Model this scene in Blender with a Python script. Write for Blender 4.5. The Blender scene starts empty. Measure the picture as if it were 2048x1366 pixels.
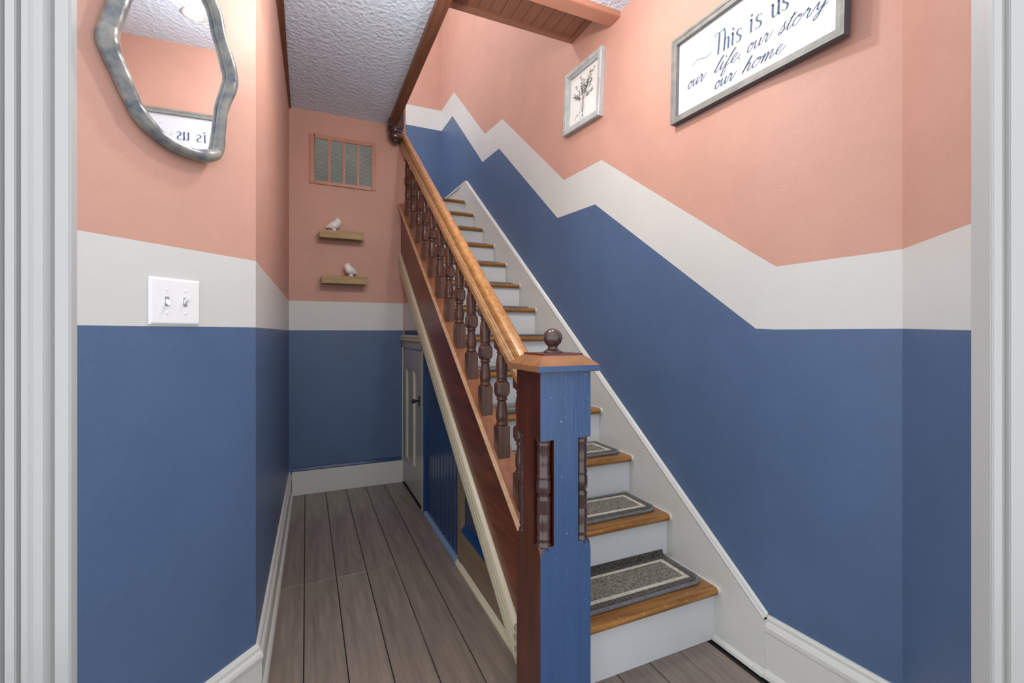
import bpy, bmesh, math, random
from mathutils import Vector, Matrix
random.seed(7)
sc = bpy.context.scene
COL = sc.collection

# ------------------------------------------------------------------ camera
CAM_H = 1.15
YAW = math.radians(24.1)
cam_d = bpy.data.cameras.new('camera'); cam = bpy.data.objects.new('camera', cam_d); COL.objects.link(cam)
cam_d.sensor_fit = 'HORIZONTAL'; cam_d.sensor_width = 36.0
cam_d.lens = 920.0 / 2048.0 * 36.0
cam_d.shift_y = -18.0 / 2048.0
cam_d.clip_start = 0.02
cam.location = (0, 0, CAM_H); cam.rotation_euler = (math.radians(90), 0, -YAW)
sc.camera = cam

# ------------------------------------------------------------------ world: daylight of the open room the camera stands in
w = bpy.data.worlds.new('world'); sc.world = w; w.use_nodes = True
bg = w.node_tree.nodes['Background']
bg.inputs['Color'].default_value = (0.93, 0.965, 1.0, 1)
bg.inputs['Strength'].default_value = 1.4

# ------------------------------------------------------------------ lamps
def lamp(name, loc, power, color, radius):
    l = bpy.data.lights.new(name, 'POINT'); l.energy = power; l.color = color; l.shadow_soft_size = radius
    o = bpy.data.objects.new(name, l); COL.objects.link(o); o.location = loc
    return o
HALL_LAMP = (0.28, 1.62, 2.50)
STAIR_LAMP = (0.78, 1.42, 2.60)
FOOT_LAMP = (1.09, 1.13, 2.70)
UP_LAMP = (-0.15, 3.55, 4.95)
WARM = (1.0, 0.95, 0.88)
lamp('hall_lamp_bulb', (HALL_LAMP[0], HALL_LAMP[1], 2.33), 13, WARM, 0.04)
lamp('stair_lamp_bulb', (STAIR_LAMP[0], STAIR_LAMP[1], 2.53), 17, WARM, 0.04)
lamp('upstairs_lamp_bulb', (UP_LAMP[0], UP_LAMP[1], UP_LAMP[2] - 0.06), 75, (1.0, 0.95, 0.9), 0.10)

# ------------------------------------------------------------------ exposure
vs = sc.view_settings
sc.display_settings.display_device = 'sRGB'
vs.view_transform = 'Standard'; vs.look = 'None'; vs.exposure = 0.22; vs.gamma = 1.0; vs.use_curve_mapping = False

# ------------------------------------------------------------------ materials
def lin(c):
    r = []
    for v in c:
        v /= 255.0
        r.append(v / 12.92 if v <= 0.04045 else ((v + 0.055) / 1.055) ** 2.4)
    return (*r, 1.0)

def newmat(name):
    m = bpy.data.materials.new(name); m.use_nodes = True
    nt = m.node_tree; b = nt.nodes['Principled BSDF']
    return m, nt, b

def coords(nt, scale=(1, 1, 1), kind='Object', rot=(0, 0, 0)):
    tc = nt.nodes.new('ShaderNodeTexCoord'); mp = nt.nodes.new('ShaderNodeMapping')
    mp.inputs['Scale'].default_value = scale; mp.inputs['Rotation'].default_value = rot
    nt.links.new(tc.outputs[kind], mp.inputs['Vector'])
    return mp.outputs['Vector']

def noise(nt, vec, scale, detail=4, rough=0.55):
    n = nt.nodes.new('ShaderNodeTexNoise'); n.inputs['Scale'].default_value = scale
    n.inputs['Detail'].default_value = detail; n.inputs['Roughness'].default_value = rough
    nt.links.new(vec, n.inputs['Vector']); return n.outputs['Fac']

def ramp(nt, fac, stops):
    r = nt.nodes.new('ShaderNodeValToRGB'); e = r.color_ramp.elements
    e[0].position, e[0].color = stops[0]; e[1].position, e[1].color = stops[-1]
    for p, c in stops[1:-1]:
        x = e.new(p); x.color = c
    nt.links.new(fac, r.inputs['Fac']); return r.outputs['Color']

def bump(nt, b, h, strength, dist=0.002, prev=None):
    n = nt.nodes.new('ShaderNodeBump'); n.inputs['Strength'].default_value = strength; n.inputs['Distance'].default_value = dist
    nt.links.new(h, n.inputs['Height'])
    if prev: nt.links.new(prev, n.inputs['Normal'])
    nt.links.new(n.outputs['Normal'], b.inputs['Normal']); return n.outputs['Normal']

def paint(name, rgb, rough=0.45, peel=0.25, lump=0.15, var=0.05, spec=0.5, stretch=(1, 1, 1)):
    m, nt, b = newmat(name)
    v = coords(nt, stretch)
    c = lin(rgb)
    n = noise(nt, v, 3.5, 5)
    dk = tuple(x * (1 - var) for x in c[:3]) + (1,); lt = tuple(min(1, x * (1 + var)) for x in c[:3]) + (1,)
    nt.links.new(ramp(nt, n, [(0.3, dk), (0.7, lt)]), b.inputs['Base Color'])
    b.inputs['Roughness'].default_value = rough; b.inputs['Specular IOR Level'].default_value = spec
    p = bump(nt, b, noise(nt, v, 14, 4), lump, 0.006)
    bump(nt, b, noise(nt, v, 190, 3), peel, 0.0012, p)
    return m

def wood(name, dark, light, rough=0.3, scale=(14, 1.2, 14), grain=0.25, coat=0.0, wear=None, spec=0.5):
    m, nt, b = newmat(name)
    v = coords(nt, scale)
    n1 = noise(nt, v, 3.0, 8, 0.6)
    col = ramp(nt, n1, [(0.3, lin(dark)), (0.5, tuple((a + c) / 2 for a, c in zip(lin(dark), lin(light)))), (0.72, lin(light))])
    if wear:
        v2 = coords(nt, (1, 1, 1)); n2 = noise(nt, v2, 60, 6, 0.75)
        mx = nt.nodes.new('ShaderNodeMix'); mx.data_type = 'RGBA'
        k = ramp(nt, n2, [(0.60, (0, 0, 0, 1)), (0.68, (1, 1, 1, 1))])
        nt.links.new(k, mx.inputs[0]); nt.links.new(col, mx.inputs[6]); mx.inputs[7].default_value = lin(wear)
        col = mx.outputs[2]
    nt.links.new(col, b.inputs['Base Color'])
    b.inputs['Roughness'].default_value = rough; b.inputs['Coat Weight'].default_value = coat; b.inputs['Coat Roughness'].default_value = 0.15
    b.inputs['Specular IOR Level'].default_value = spec
    bump(nt, b, n1, grain, 0.0015)
    return m

M = {}
M['salmon'] = paint('salmon_paint', (197, 151, 136), 0.50, 0.6, 0.3, spec=0.35)
M['white_band'] = paint('white_band_paint', (206, 206, 204), 0.40, 0.35, 0.25, 0.02)
M['blue'] = paint('blue_paint', (79, 101, 136), 0.42, 0.6, 0.25, 0.06, spec=0.45)
M['blue_gloss'] = paint('blue_gloss_paint', (26, 60, 106), 0.22, 0.1, 0.12, 0.06)
M['plaster'] = paint('plaster', (190, 188, 184), 0.8)
M['trim'] = paint('white_trim_gloss', (208, 207, 203), 0.30, 0.12, 0.35, 0.02)
M['riser'] = paint('riser_paint', (212, 214, 217), 0.40, 0.12, 0.3, 0.03)
M['casing'] = paint('casing_paint', (180, 180, 179), 0.32, 0.08, 0.3, 0.02, stretch=(1, 1, 0.25))
M['door_grey'] = paint('door_grey_paint', (180, 176, 168), 0.30, 0.15, 0.25, 0.05)
M['cream'] = paint('cream_trim_paint', (206, 196, 170), 0.32, 0.12, 0.25, 0.05)
M['tan'] = paint('tan_paint', (128, 108, 86), 0.35, 0.15, 0.2, 0.06)
M['salmon_wood'] = paint('salmon_painted_wood', (184, 130, 108), 0.42, 0.12, 0.25, 0.08)
M['soffit'] = paint('soffit_board_paint', (158, 112, 92), 0.45, 0.15, 0.2, 0.10, stretch=(12, 1, 12))
M['fascia'] = wood('fascia_wood', (98, 60, 42), (128, 84, 60), 0.4, (14, 1.2, 14), 0.15)
M['white_plastic'] = paint('white_plastic', (238, 238, 240), 0.25, 0.0, 0.0, 0.0)
M['ceramic'] = paint('white_ceramic', (232, 230, 226), 0.12, 0.0, 0.0, 0.02)
M['stringer'] = wood('stringer_mahogany', (72, 30, 15), (124, 58, 32), 0.34, (16, 1.4, 16), 0.12, 0.05)
M['newel'] = wood('newel_mahogany', (54, 24, 12), (96, 44, 22), 0.26, (14, 14, 1.2), 0.12, 0.4)
M['baluster'] = wood('baluster_walnut', (58, 34, 26), (106, 65, 48), 0.26, (14, 14, 1.6), 0.1, 0.15)
M['dark_turned'] = wood('dark_turned_wood', (48, 32, 32), (86, 62, 58), 0.22, (14, 14, 1.6), 0.1, 0.5)
M['rail'] = wood('handrail_oak', (148, 98, 52), (194, 142, 86), 0.25, (18, 1.3, 18), 0.08, 0.4)
M['cap_wood'] = wood('cap_oak', (120, 78, 48), (164, 112, 74), 0.35, (3, 14, 14), 0.08, 0.2)
M['shoe'] = wood('shoe_oak', (124, 76, 48), (160, 104, 70), 0.3, (16, 1.4, 16), 0.08, 0.3)
M['tread'] = wood('tread_oak', (92, 54, 20), (176, 124, 62), 0.28, (1.0, 20, 20), 0.3, 0.2, wear=(206, 168, 112))
M['shelf'] = wood('shelf_oak', (142, 116, 74), (176, 150, 104), 0.55, (2, 22, 22), 0.15)
M['driftwood'] = wood('driftwood', (58, 74, 94), (158, 154, 142), 0.28, (7, 7, 7), 0.6, 0.1)
M['frame_grey'] = wood('sign_frame_grey', (112, 112, 110), (140, 140, 136), 0.5, (8, 8, 8), 0.1)
M['frame_navy'] = paint('sign_frame_side', (70, 78, 92), 0.45, 0.05, 0.05, 0.05)
M['frame_pale'] = wood('picture_frame_pale', (158, 164, 168), (190, 194, 196), 0.5, (6, 6, 30), 0.12)
M['ink_blue'] = paint('ink_blue', (58, 80, 112), 0.6, 0, 0, 0.05)
M['ink_grey'] = paint('ink_grey', (92, 92, 92), 0.8, 0, 0, 0.3)
M['paper'] = paint('paper', (232, 232, 230), 0.7, 0.02, 0.0, 0.01)
M['black_metal'] = paint('black_metal', (26, 24, 26), 0.3, 0, 0, 0.05)
M['dark_void'] = paint('duct_dark', (52, 62, 62), 0.7, 0, 0, 0.1)
M['louvre'] = paint('louvre_metal', (180, 188, 184), 0.35, 0, 0, 0.15)
M['gap'] = paint('floor_gap', (40, 33, 29), 0.7, 0.2, 0.1, 0.1)
M['mat_dark'] = None

def mk_sign_panel():
    m, nt, b = newmat('whitewashed_panel')
    v = coords(nt, (3, 60, 1)); n = noise(nt, v, 2.5, 6, 0.65)
    nt.links.new(ramp(nt, n, [(0.28, lin((178, 181, 190))), (0.42, lin((202, 205, 213))), (0.8, lin((212, 214, 222)))]), b.inputs['Base Color'])
    b.inputs['Roughness'].default_value = 0.35
    bump(nt, b, n, 0.15, 0.001); return m
M['sign_panel'] = mk_sign_panel()

def mk_ceiling():
    m, nt, b = newmat('stippled_ceiling_paint')
    v = coords(nt)
    b.inputs['Base Color'].default_value = lin((212, 230, 250)); b.inputs['Roughness'].default_value = 0.45
    v1 = nt.nodes.new('ShaderNodeTexVoronoi'); v1.feature = 'SMOOTH_F1'; v1.inputs['Scale'].default_value = 48
    d = nt.nodes.new('ShaderNodeTexNoise'); d.inputs['Scale'].default_value = 40; d.inputs['Detail'].default_value = 3
    nt.links.new(v, d.inputs['Vector'])
    ad = nt.nodes.new('ShaderNodeVectorMath'); ad.operation = 'MULTIPLY_ADD'
    nt.links.new(d.outputs['Color'], ad.inputs[0]); ad.inputs[1].default_value = (0.03, 0.03, 0.03); nt.links.new(v, ad.inputs[2])
    nt.links.new(ad.outputs[0], v1.inputs['Vector'])
    p = bump(nt, b, v1.outputs['Distance'], 0.6, 0.010)
    bump(nt, b, noise(nt, v, 120, 3), 0.35, 0.004, p)
    return m
M['ceiling'] = mk_ceiling()

def mk_floor():
    m, nt, b = newmat('brown_grey_floor_paint')
    oi = nt.nodes.new('ShaderNodeObjectInfo')
    v = coords(nt, (9, 0.9, 9))
    n = noise(nt, v, 4.0, 8, 0.6)
    base = ramp(nt, n, [(0.25, lin((108, 96, 88))), (0.75, lin((142, 128, 118)))])
    v2 = coords(nt); n2 = noise(nt, v2, 95, 3, 0.7)
    k = ramp(nt, n2, [(0.715, (0, 0, 0, 1)), (0.735, (1, 1, 1, 1))])
    mx = nt.nodes.new('ShaderNodeMix'); mx.data_type = 'RGBA'
    nt.links.new(k, mx.inputs[0]); nt.links.new(base, mx.inputs[6]); mx.inputs[7].default_value = lin((176, 168, 158))
    hs = nt.nodes.new('ShaderNodeHueSaturation'); nt.links.new(mx.outputs[2], hs.inputs['Color'])
    mr = nt.nodes.new('ShaderNodeMapRange'); mr.inputs['To Min'].default_value = 0.9; mr.inputs['To Max'].default_value = 1.1
    nt.links.new(oi.outputs['Random'], mr.inputs['Value']); nt.links.new(mr.outputs[0], hs.inputs['Value'])
    nt.links.new(hs.outputs[0], b.inputs['Base Color'])
    b.inputs['Roughness'].default_value = 0.23
    v3 = coords(nt, (1, 0.25, 1))
    p = bump(nt, b, noise(nt, v3, 60, 6, 0.7), 0.7, 0.004)
    bump(nt, b, n, 0.2, 0.002, p)
    return m
M['floor'] = mk_floor()

def mk_carpet(name, dk, lt):
    m, nt, b = newmat(name)
    v = coords(nt, (1, 1, 1)); n = noise(nt, v, 130, 4, 0.85)
    n0 = noise(nt, v, 30, 3)
    nt.links.new(ramp(nt, n, [(0.40, lin(dk)), (0.60, lin(lt))]), b.inputs['Base Color'])
    b.inputs['Roughness'].default_value = 0.95; b.inputs['Specular IOR Level'].default_value = 0.1
    b.inputs['Sheen Weight'].default_value = 0.2
    p = bump(nt, b, n, 1.0, 0.004); bump(nt, b, n0, 0.3, 0.004, p)
    return m
M['mat_dark'] = mk_carpet('mat_charcoal_pile', (34, 32, 29), (104, 99, 88))
M['mat_field'] = mk_carpet('mat_grey_pile', (60, 57, 50), (158, 150, 134))
M['mat_cream'] = mk_carpet('mat_cream_stripe', (176, 170, 156), (226, 220, 206))
M['mat_binding'] = mk_carpet('mat_binding', (96, 96, 104), (128, 128, 136))

def mk_mirror():
    m, nt, b = newmat('mirror_silver')
    b.inputs['Base Color'].default_value = (0.93, 0.93, 0.94, 1); b.inputs['Metallic'].default_value = 1; b.inputs['Roughness'].default_value = 0.015
    return m
M['mirror'] = mk_mirror()
def mk_glow():
    m, nt, b = newmat('lit_opal_glass')
    b.inputs['Base Color'].default_value = (0.9, 0.9, 0.88, 1)
    b.inputs['Emission Color'].default_value = (1, 0.96, 0.9, 1); b.inputs['Emission Strength'].default_value = 6
    return m
M['glow'] = mk_glow()
def mk_beadboard():
    m, nt, b = newmat('blue_beadboard')
    b.inputs['Base Color'].default_value = lin((30, 58, 96)); b.inputs['Roughness'].default_value = 0.22
    v = coords(nt)
    wv = nt.nodes.new('ShaderNodeTexWave'); wv.wave_type = 'BANDS'; wv.bands_direction = 'Y'; wv.inputs['Scale'].default_value = 9; wv.inputs['Distortion'].default_value = 0
    nt.links.new(v, wv.inputs['Vector'])
    p = bump(nt, b, wv.outputs['Fac'], 0.35, 0.003)
    bump(nt, b, noise(nt, v, 40, 3), 0.15, 0.002, p)
    return m
M['beadboard'] = mk_beadboard()

# ------------------------------------------------------------------ mesh helpers
class MB:
    def __init__(s): s.v = []; s.f = []; s.m = []; s.sm = []
    def add(s, verts, faces, mi=0, smooth=False):
        o = len(s.v); s.v += [tuple(p) for p in verts]
        for f in faces: s.f.append([i + o for i in f]); s.m.append(mi); s.sm.append(smooth)
        return s
    def box(s, x0, x1, y0, y1, z0, z1, mi=0):
        v = [(x0, y0, z0), (x1, y0, z0), (x1, y1, z0), (x0, y1, z0), (x0, y0, z1), (x1, y0, z1), (x1, y1, z1), (x0, y1, z1)]
        return s.add(v, [(3, 2, 1, 0), (4, 5, 6, 7), (0, 1, 5, 4), (1, 2, 6, 5), (2, 3, 7, 6), (3, 0, 4, 7)], mi)
    def loft(s, rings, closed=True, caps=True, mi=0, smooth=False, wrap=False):
        n = len(rings[0]); v = [p for r in rings for p in r]; f = []
        R = len(rings)
        for i in range(R if wrap else R - 1):
            a, b = i * n, ((i + 1) % R) * n
            for j in range(n if closed else n - 1):
                k = (j + 1) % n
                f.append((a + j, a + k, b + k, b + j))
        s.add(v, f, mi, smooth)
        if caps and closed and not wrap:
            s.add(rings[0], [tuple(range(n))[::-1]], mi); s.add(rings[-1], [tuple(range(n))], mi)
        return s
    def prism(s, poly, ax, a0, a1, mi=0):
        def P(p, a):
            return {'x': (a, p[0], p[1]), 'y': (p[0], a, p[1]), 'z': (p[0], p[1], a)}[ax]
        return s.loft([[P(p, a0) for p in poly], [P(p, a1) for p in poly]], mi=mi)
    def lathe(s, prof, cx=0, cy=0, n=20, mi=0, smooth=True):
        rings = [[(cx + r * math.cos(2 * math.pi * i / n), cy + r * math.sin(2 * math.pi * i / n), z) for i in range(n)] for r, z in prof]
        return s.loft(rings, mi=mi, smooth=smooth)
    def slope(s, prof, y0, y1, zl, mi=0, smooth=False):
        return s.loft([[(x, y0, zl(y0) + dz) for x, dz in prof], [(x, y1, zl(y1) + dz) for x, dz in prof]], mi=mi, smooth=smooth)
    def tube(s, pts, rad, n=10, closed=False, mi=0):
        pts = [Vector(p) for p in pts]; R = []; L = len(pts)
        up = Vector((0, 0, 1))
        for i, p in enumerate(pts):
            a = pts[(i - 1) % L] if (closed or i > 0) else p; b = pts[(i + 1) % L] if (closed or i < L - 1) else p
            t = (b - a).normalized(); u = up if abs(t.dot(up)) < 0.95 else Vector((1, 0, 0))
            x = t.cross(u).normalized(); y = x.cross(t).normalized()
            r = rad[i] if isinstance(rad, (list, tuple)) else rad
            R.append([p + x * (r * math.cos(2 * math.pi * k / n)) + y * (r * math.sin(2 * math.pi * k / n)) for k in range(n)])
        return s.loft(R, mi=mi, smooth=True, wrap=closed)
    def mesh(s, name, mats, bevel=0, bseg=2):
        me = bpy.data.meshes.new(name); me.from_pydata(s.v, [], s.f)
        mats = mats if isinstance(mats, (list, tuple)) else [mats]
        for m in mats: me.materials.append(m)
        for p, i, sm in zip(me.polygons, s.m, s.sm): p.material_index = i; p.use_smooth = sm
        bm = bmesh.new(); bm.from_mesh(me)
        bmesh.ops.remove_doubles(bm, verts=bm.verts, dist=1e-5)
        bmesh.ops.recalc_face_normals(bm, faces=bm.faces)
        if bevel:
            es = [e for e in bm.edges if len(e.link_faces) == 2 and e.calc_face_angle(0) > 0.5 and not e.link_faces[0].smooth]
            bmesh.ops.bevel(bm, geom=es, offset=bevel, segments=bseg, affect='EDGES', clamp_overlap=True)
        bm.to_mesh(me); bm.free(); me.update()
        return me
    def build(s, name, mats, parent=None, bevel=0, loc=None, bseg=2):
        """vertices in world space; loc moves the origin there"""
        root = parent
        o = Vector((0, 0, 0))
        if root is not None:
            o = root.get('_o') and Vector(root['_o']) or Vector((0, 0, 0))
        me_v = s.v
        here = Vector(loc) if loc is not None else o
        s.v = [tuple(Vector(p) - here) for p in me_v]
        me = s.mesh(name, mats, bevel, bseg); s.v = me_v
        ob = bpy.data.objects.new(name, me); COL.objects.link(ob)
        if parent is not None: ob.parent = parent
        ob.location = here - o
        ob['_o'] = tuple(here)
        return ob

def thing(name, label, cat, loc=(0, 0, 0), group=None, kind=None):
    o = bpy.data.objects.new(name, None); COL.objects.link(o); o.location = loc; o.empty_display_size = 0.05
    o['_o'] = tuple(loc)
    if label: o['label'] = label
    if cat: o['category'] = cat
    if group: o['group'] = group
    if kind: o['kind'] = kind
    return o
def hung(name, label, cat, origin, uvec, tilt=0, roll=0, group=None, yaw=0):
    """an Empty on a wall: local x to the viewer's right, y up, z out of the wall"""
    u = Vector(uvec).normalized(); v = Vector((0, 0, 1)); n = u.cross(v)
    o = thing(name, label, cat, (0, 0, 0), group)
    m = Matrix((u, v, n)).transposed().to_4x4()
    m = Matrix.Translation(origin) @ m @ Matrix.Rotation(roll, 4, 'Z') @ Matrix.Rotation(yaw, 4, 'Y') @ Matrix.Rotation(tilt, 4, 'X')
    o.matrix_world = m
    o['_o'] = (0.0, 0.0, 0.0)
    return o
def struct(o, label=None, kind='structure'):
    o['kind'] = kind
    if label: o['label'] = label
    return o

def rbox(x0, x1, y0, y1, z0, z1):
    return MB().box(x0, x1, y0, y1, z0, z1)

# ------------------------------------------------------------------ plan (metres; camera stands at x=0, y=0)
CL = Vector((-0.145, 1.65, 0))                       # corner hall / slanted entry wall (left)
DL = Vector((-0.682, -0.731, 0)).normalized()         # along the slanted wall towards the doorway
LJ = CL + DL * 0.461                                  # left door jamb
RC = Vector((1.45, 0.694, 0)); RJ = Vector((1.222, 0.4475, 0))
XR, YB, YE, ZC = 1.42, 3.60, 5.16, 2.742
XS = 0.69
ZW0, ZW1 = 1.166, 1.375

def paint_wall(name, p0, p1, cols, z0, z1, inward, thick=0.10, label=None):
    """p0->p1 in plan, cols = [(t, z_blue_top, z_white_top)]; three paint colours as faces of the wall"""
    p0, p1 = Vector(p0).to_3d(), Vector(p1).to_3d(); d = (p1 - p0); d.z = 0; L = d.length; d.normalize()
    n = Vector((d.y, -d.x, 0)); n = n if n.dot(Vector(inward).to_3d()) > 0 else -n
    mb = MB()
    def P(t, z, off=0): q = p0 + d * t - n * off; return (q.x, q.y, z)
    for (ta, ba, wa), (tb, bb, wb) in zip(cols[:-1], cols[1:]):
        for lo0, lo1, hi0, hi1, mi in ((z0, z0, ba, bb, 0), (ba, bb, wa, wb, 1), (wa, wb, z1, z1, 2)):
            mb.add([P(ta, lo0), P(tb, lo1), P(tb, hi1), P(ta, hi0)], [(0, 1, 2, 3)], mi)
    mb.add([P(0, z0, thick), P(L, z0, thick), P(L, z1, thick), P(0, z1, thick)], [(0, 1, 2, 3)], 3)
    mb.add([P(0, z1), P(L, z1), P(L, z1, thick), P(0, z1, thick)], [(0, 1, 2, 3)], 3)
    mb.add([P(0, z0), P(L, z0), P(L, z0, thick), P(0, z0, thick)], [(0, 1, 2, 3)], 3)
    for t, c in ((0, cols[0]), (L, cols[-1])):
        zs = [z0, c[1], c[2], z1]
        mb.add([P(t, z) for z in zs] + [P(t, z1, thick), P(t, z0, thick)], [(0, 1, 2, 3, 4, 5)], 3)
    o = mb.build(name, [M['blue'], M['white_band'], M['salmon'], M['plaster']])
    # keep each face's own orientation consistent towards the room
    return struct(o, label)

lvl = lambda a, b: [(0, ZW0, ZW1), ((Vector(b) - Vector(a)).to_2d().length, ZW0, ZW1)]
LB = Vector((-0.111, YB, 0))
paint_wall('wall_left', CL, LB, lvl(CL, LB), 0, ZC, (1, 0), label='narrow left hall wall painted salmon, white and blue')
paint_wall('wall_entry_left', CL, LJ, lvl(CL, LJ), 0, ZC, (1, -1), label='slanted entry wall with mirror, salmon over white band over blue')
paint_wall('wall_back', LB, (0.685, YB, 0), lvl(LB, (0.685, YB, 0)), 0, ZC + 0.2, (0, -1), label='far hall wall with vent and shelves, salmon over blue')
YK = [(5.16, 3.467, 3.697), (4.724, 3.453, None), (4.67, None, 3.682), (3.812, 2.655, None), (3.75, None, 2.877), (3.431, 2.635, None), (3.359, None, 2.842),
      (2.485, 1.859, None), (2.406, None, 2.070), (2.079, 1.840, None), (2.02, None, 2.059), (1.108, 1.163, None), (1.037, None, 1.369), (1.10, None, None)]
def interp(col, y):
    pts = sorted([(k[0], k[col]) for k in YK if k[col] is not None])
    if y <= pts[0][0]: return pts[0][1]
    for (a, va), (b, vb) in zip(pts[:-1], pts[1:]):
        if a <= y <= b: return va + (vb - va) * (y - a) / (b - a)
    return pts[-1][1]
ys = sorted({k[0] for k in YK if k[0] >= 1.10}, reverse=True)
paint_wall('wall_right', (XR, YE, 0), (XR, 1.10, 0), [(YE - y, interp(1, y), interp(2, y)) for y in ys], 0, 5.3, (-1, 0), label='stair wall with painted mountain zigzag in salmon, white and blue')
seg = (RC - Vector((XR, 1.10, 0)))
L2 = seg.length
paint_wall('wall_entry_right', (XR, 1.10, 0), RC, [(0, interp(1, 1.10), interp(2, 1.10)), (0.064, ZW0 - 0.006, 1.369), (L2, ZW0 - 0.006, ZW1 - 0.003)], 0, ZC, (-1, 0), label='near end of stair wall, salmon over white over blue')
L3 = (RJ - RC).length
paint_wall('wall_jamb_right', RC, RJ, [(0, ZW0 - 0.006, ZW1 - 0.003), (L3, ZW0 - 0.012, ZW1)], 0, ZC, (-1, 1), label='slanted strip of wall beside the right door casing')
paint_wall('wall_stairwell', (-1.0, YE, 0), (XR, YE, 0), [(0, 3.475, 3.690), (2.42, 3.467, 3.697)], 0, 5.3, (0, -1), label='end wall at the top of the stairs')

# upper storey shell that the stairwell opens into
struct(rbox(-1.1, 1.52, 2.21, 2.31, 2.87, 5.3).build('wall_upper_front', M['white_band']))
struct(rbox(-1.1, -1.0, 2.31, 5.26, 2.95, 5.3).build('wall_upper_left', M['white_band']))
struct(rbox(-1.1, 1.52, 2.21, 5.26, 5.3, 5.4).build('ceiling_upper', M['ceiling']))
struct(rbox(-1.0, 0.69, 3.70, 4.15, ZC, 2.95).build('floor_upper', M['floor']))
struct(rbox(0.685, 0.705, 3.60, 4.20, 0, 2.95).build('wall_stair_left', M['salmon']))

# ------------------------------------------------------------------ ceiling (L-shaped, open over the stairs) and floor
cp = [(LJ.x - 0.05, LJ.y - 0.02), (CL.x - 0.1, CL.y + 0.06), (LB.x - 0.1, YB + 0.1), (0.57, YB + 0.1), (0.57, 1.90), (1.52, 1.90), (1.55, 0.66), (RJ.x + 0.06, RJ.y - 0.02)]
struct(MB().prism(cp, 'z', ZC, 2.95).build('ceiling', M['ceiling']), 'pale blue stippled ceiling over the hall')

struct(MB().box(-0.145, -0.098, 1.66, YB, ZC - 0.012, ZC - 0.0005).build('shadow_gap_strip', M['fascia']), 'thin brown strip standing in for the shadow gap where left wall meets ceiling')  # brown strip takes the place of the dark shadow gap along the ceiling
fl = struct(rbox(-1.4, 1.9, -1.2, 3.7, -0.06, -0.012).build('floor', M['gap']), 'brown painted wooden plank floor')
PW = 0.1375
k = 0
def plank(x0, x1, y0, y1):
    mb = rbox(x0 + 0.0016, x1 - 0.0016, y0, y1, -0.0125, random.uniform(-0.0012, 0.0008))
    p = mb.build('floor_plank', M['floor'], fl, bevel=0.0016, bseg=1, loc=((x0 + x1) / 2, (y0 + y1) / 2, -0.012))
    p['_o'] = tuple(p['_o'])
for i in range(-4, 12):
    x0 = -0.008 + PW * i; x1 = x0 + PW; xm = (x0 + x1) / 2
    if xm < -0.145:
        y1 = 1.62 + (xm + 0.145) * (0.731 / 0.682)
    elif xm < 0.70: y1 = 3.60
    elif xm < 1.40: y1 = 1.285
    else: y1 = 1.0
    x1c = min(x1, 0.70) if x0 < 0.70 < x1 and y1 > 3 else x1
    if y1 > 3:
        js = 2.31 + random.uniform(-0.004, 0.004) if i < 3 else 4
        if js < 4:
            plank(x0, x1c, -1.1, js - 0.001); plank(x0, x1c, js + 0.001, y1)
        else: plank(x0, x1c, -1.1, y1)
        if x1c < x1: plank(x1c, x1, -1.1, 1.285)
    else: plank(x0, x1, -1.1, y1)

# ------------------------------------------------------------------ doorway the camera looks through
U = (RJ - LJ).normalized(); NP = Vector((U.y, -U.x, 0))
if NP.dot(Vector((0, 0, 0)) - LJ) < 0: NP = -NP
def vprof(base, outdir, prof, z0, z1):
    ring = lambda z: [(lambda q: (q.x, q.y, z))(base + outdir * s_ + NP * p_) for s_, p_ in prof]
    return MB().loft([ring(z0), ring(z1)])
lp = [(0.0, -0.03), (0.0, 0.012), (0.002, 0.016), (0.036, 0.016), (0.037, 0.006), (0.039, -0.010), (0.050, -0.010), (0.053, 0.008), (0.058, 0.018), (0.082, 0.020), (0.086, 0.024), (0.098, 0.026), (0.106, 0.022),
      (0.109, -0.004), (0.117, -0.004), (0.119, 0.022), (0.142, 0.024), (0.144, 0.002), (0.153, 0.002), (0.155, 0.026), (0.205, 0.028), (0.21, 0.0), (0.21, -0.03)]
struct(vprof(LJ, -U, lp, 0, 2.36).build('trim_1', M['casing'], bevel=0.0015), 'white fluted door casing at the left edge')
rp = [(0.0, -0.03), (0.0, 0.012), (0.002, 0.015), (0.019, 0.015), (0.020, -0.006), (0.027, -0.006), (0.030, 0.018), (0.064, 0.020), (0.066, 0.0), (0.073, 0.0), (0.075, 0.022), (0.12, 0.024), (0.15, 0.024), (0.155, 0.0), (0.155, -0.03)]
struct(vprof(RJ, U, rp, 0, 2.36).build('trim_2', M['casing'], bevel=0.0015), 'white fluted door casing at the right edge')
wf = MB()
for b0, b1, z0, z1 in ((LJ - U * 0.02, LJ - U * 0.75, 0, ZC), (RJ + U * 0.02, RJ + U * 0.75, 0, ZC), (LJ - U * 0.02, RJ + U * 0.02, 2.34, ZC)):
    q = [b0, b1, b1 - NP * 0.03, b0 - NP * 0.03]
    wf.prism([(a.x, a.y) for a in q], 'z', z0, z1)
struct(wf.build('wall_front', M['white_band']), 'wall around the doorway the view looks through')

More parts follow.
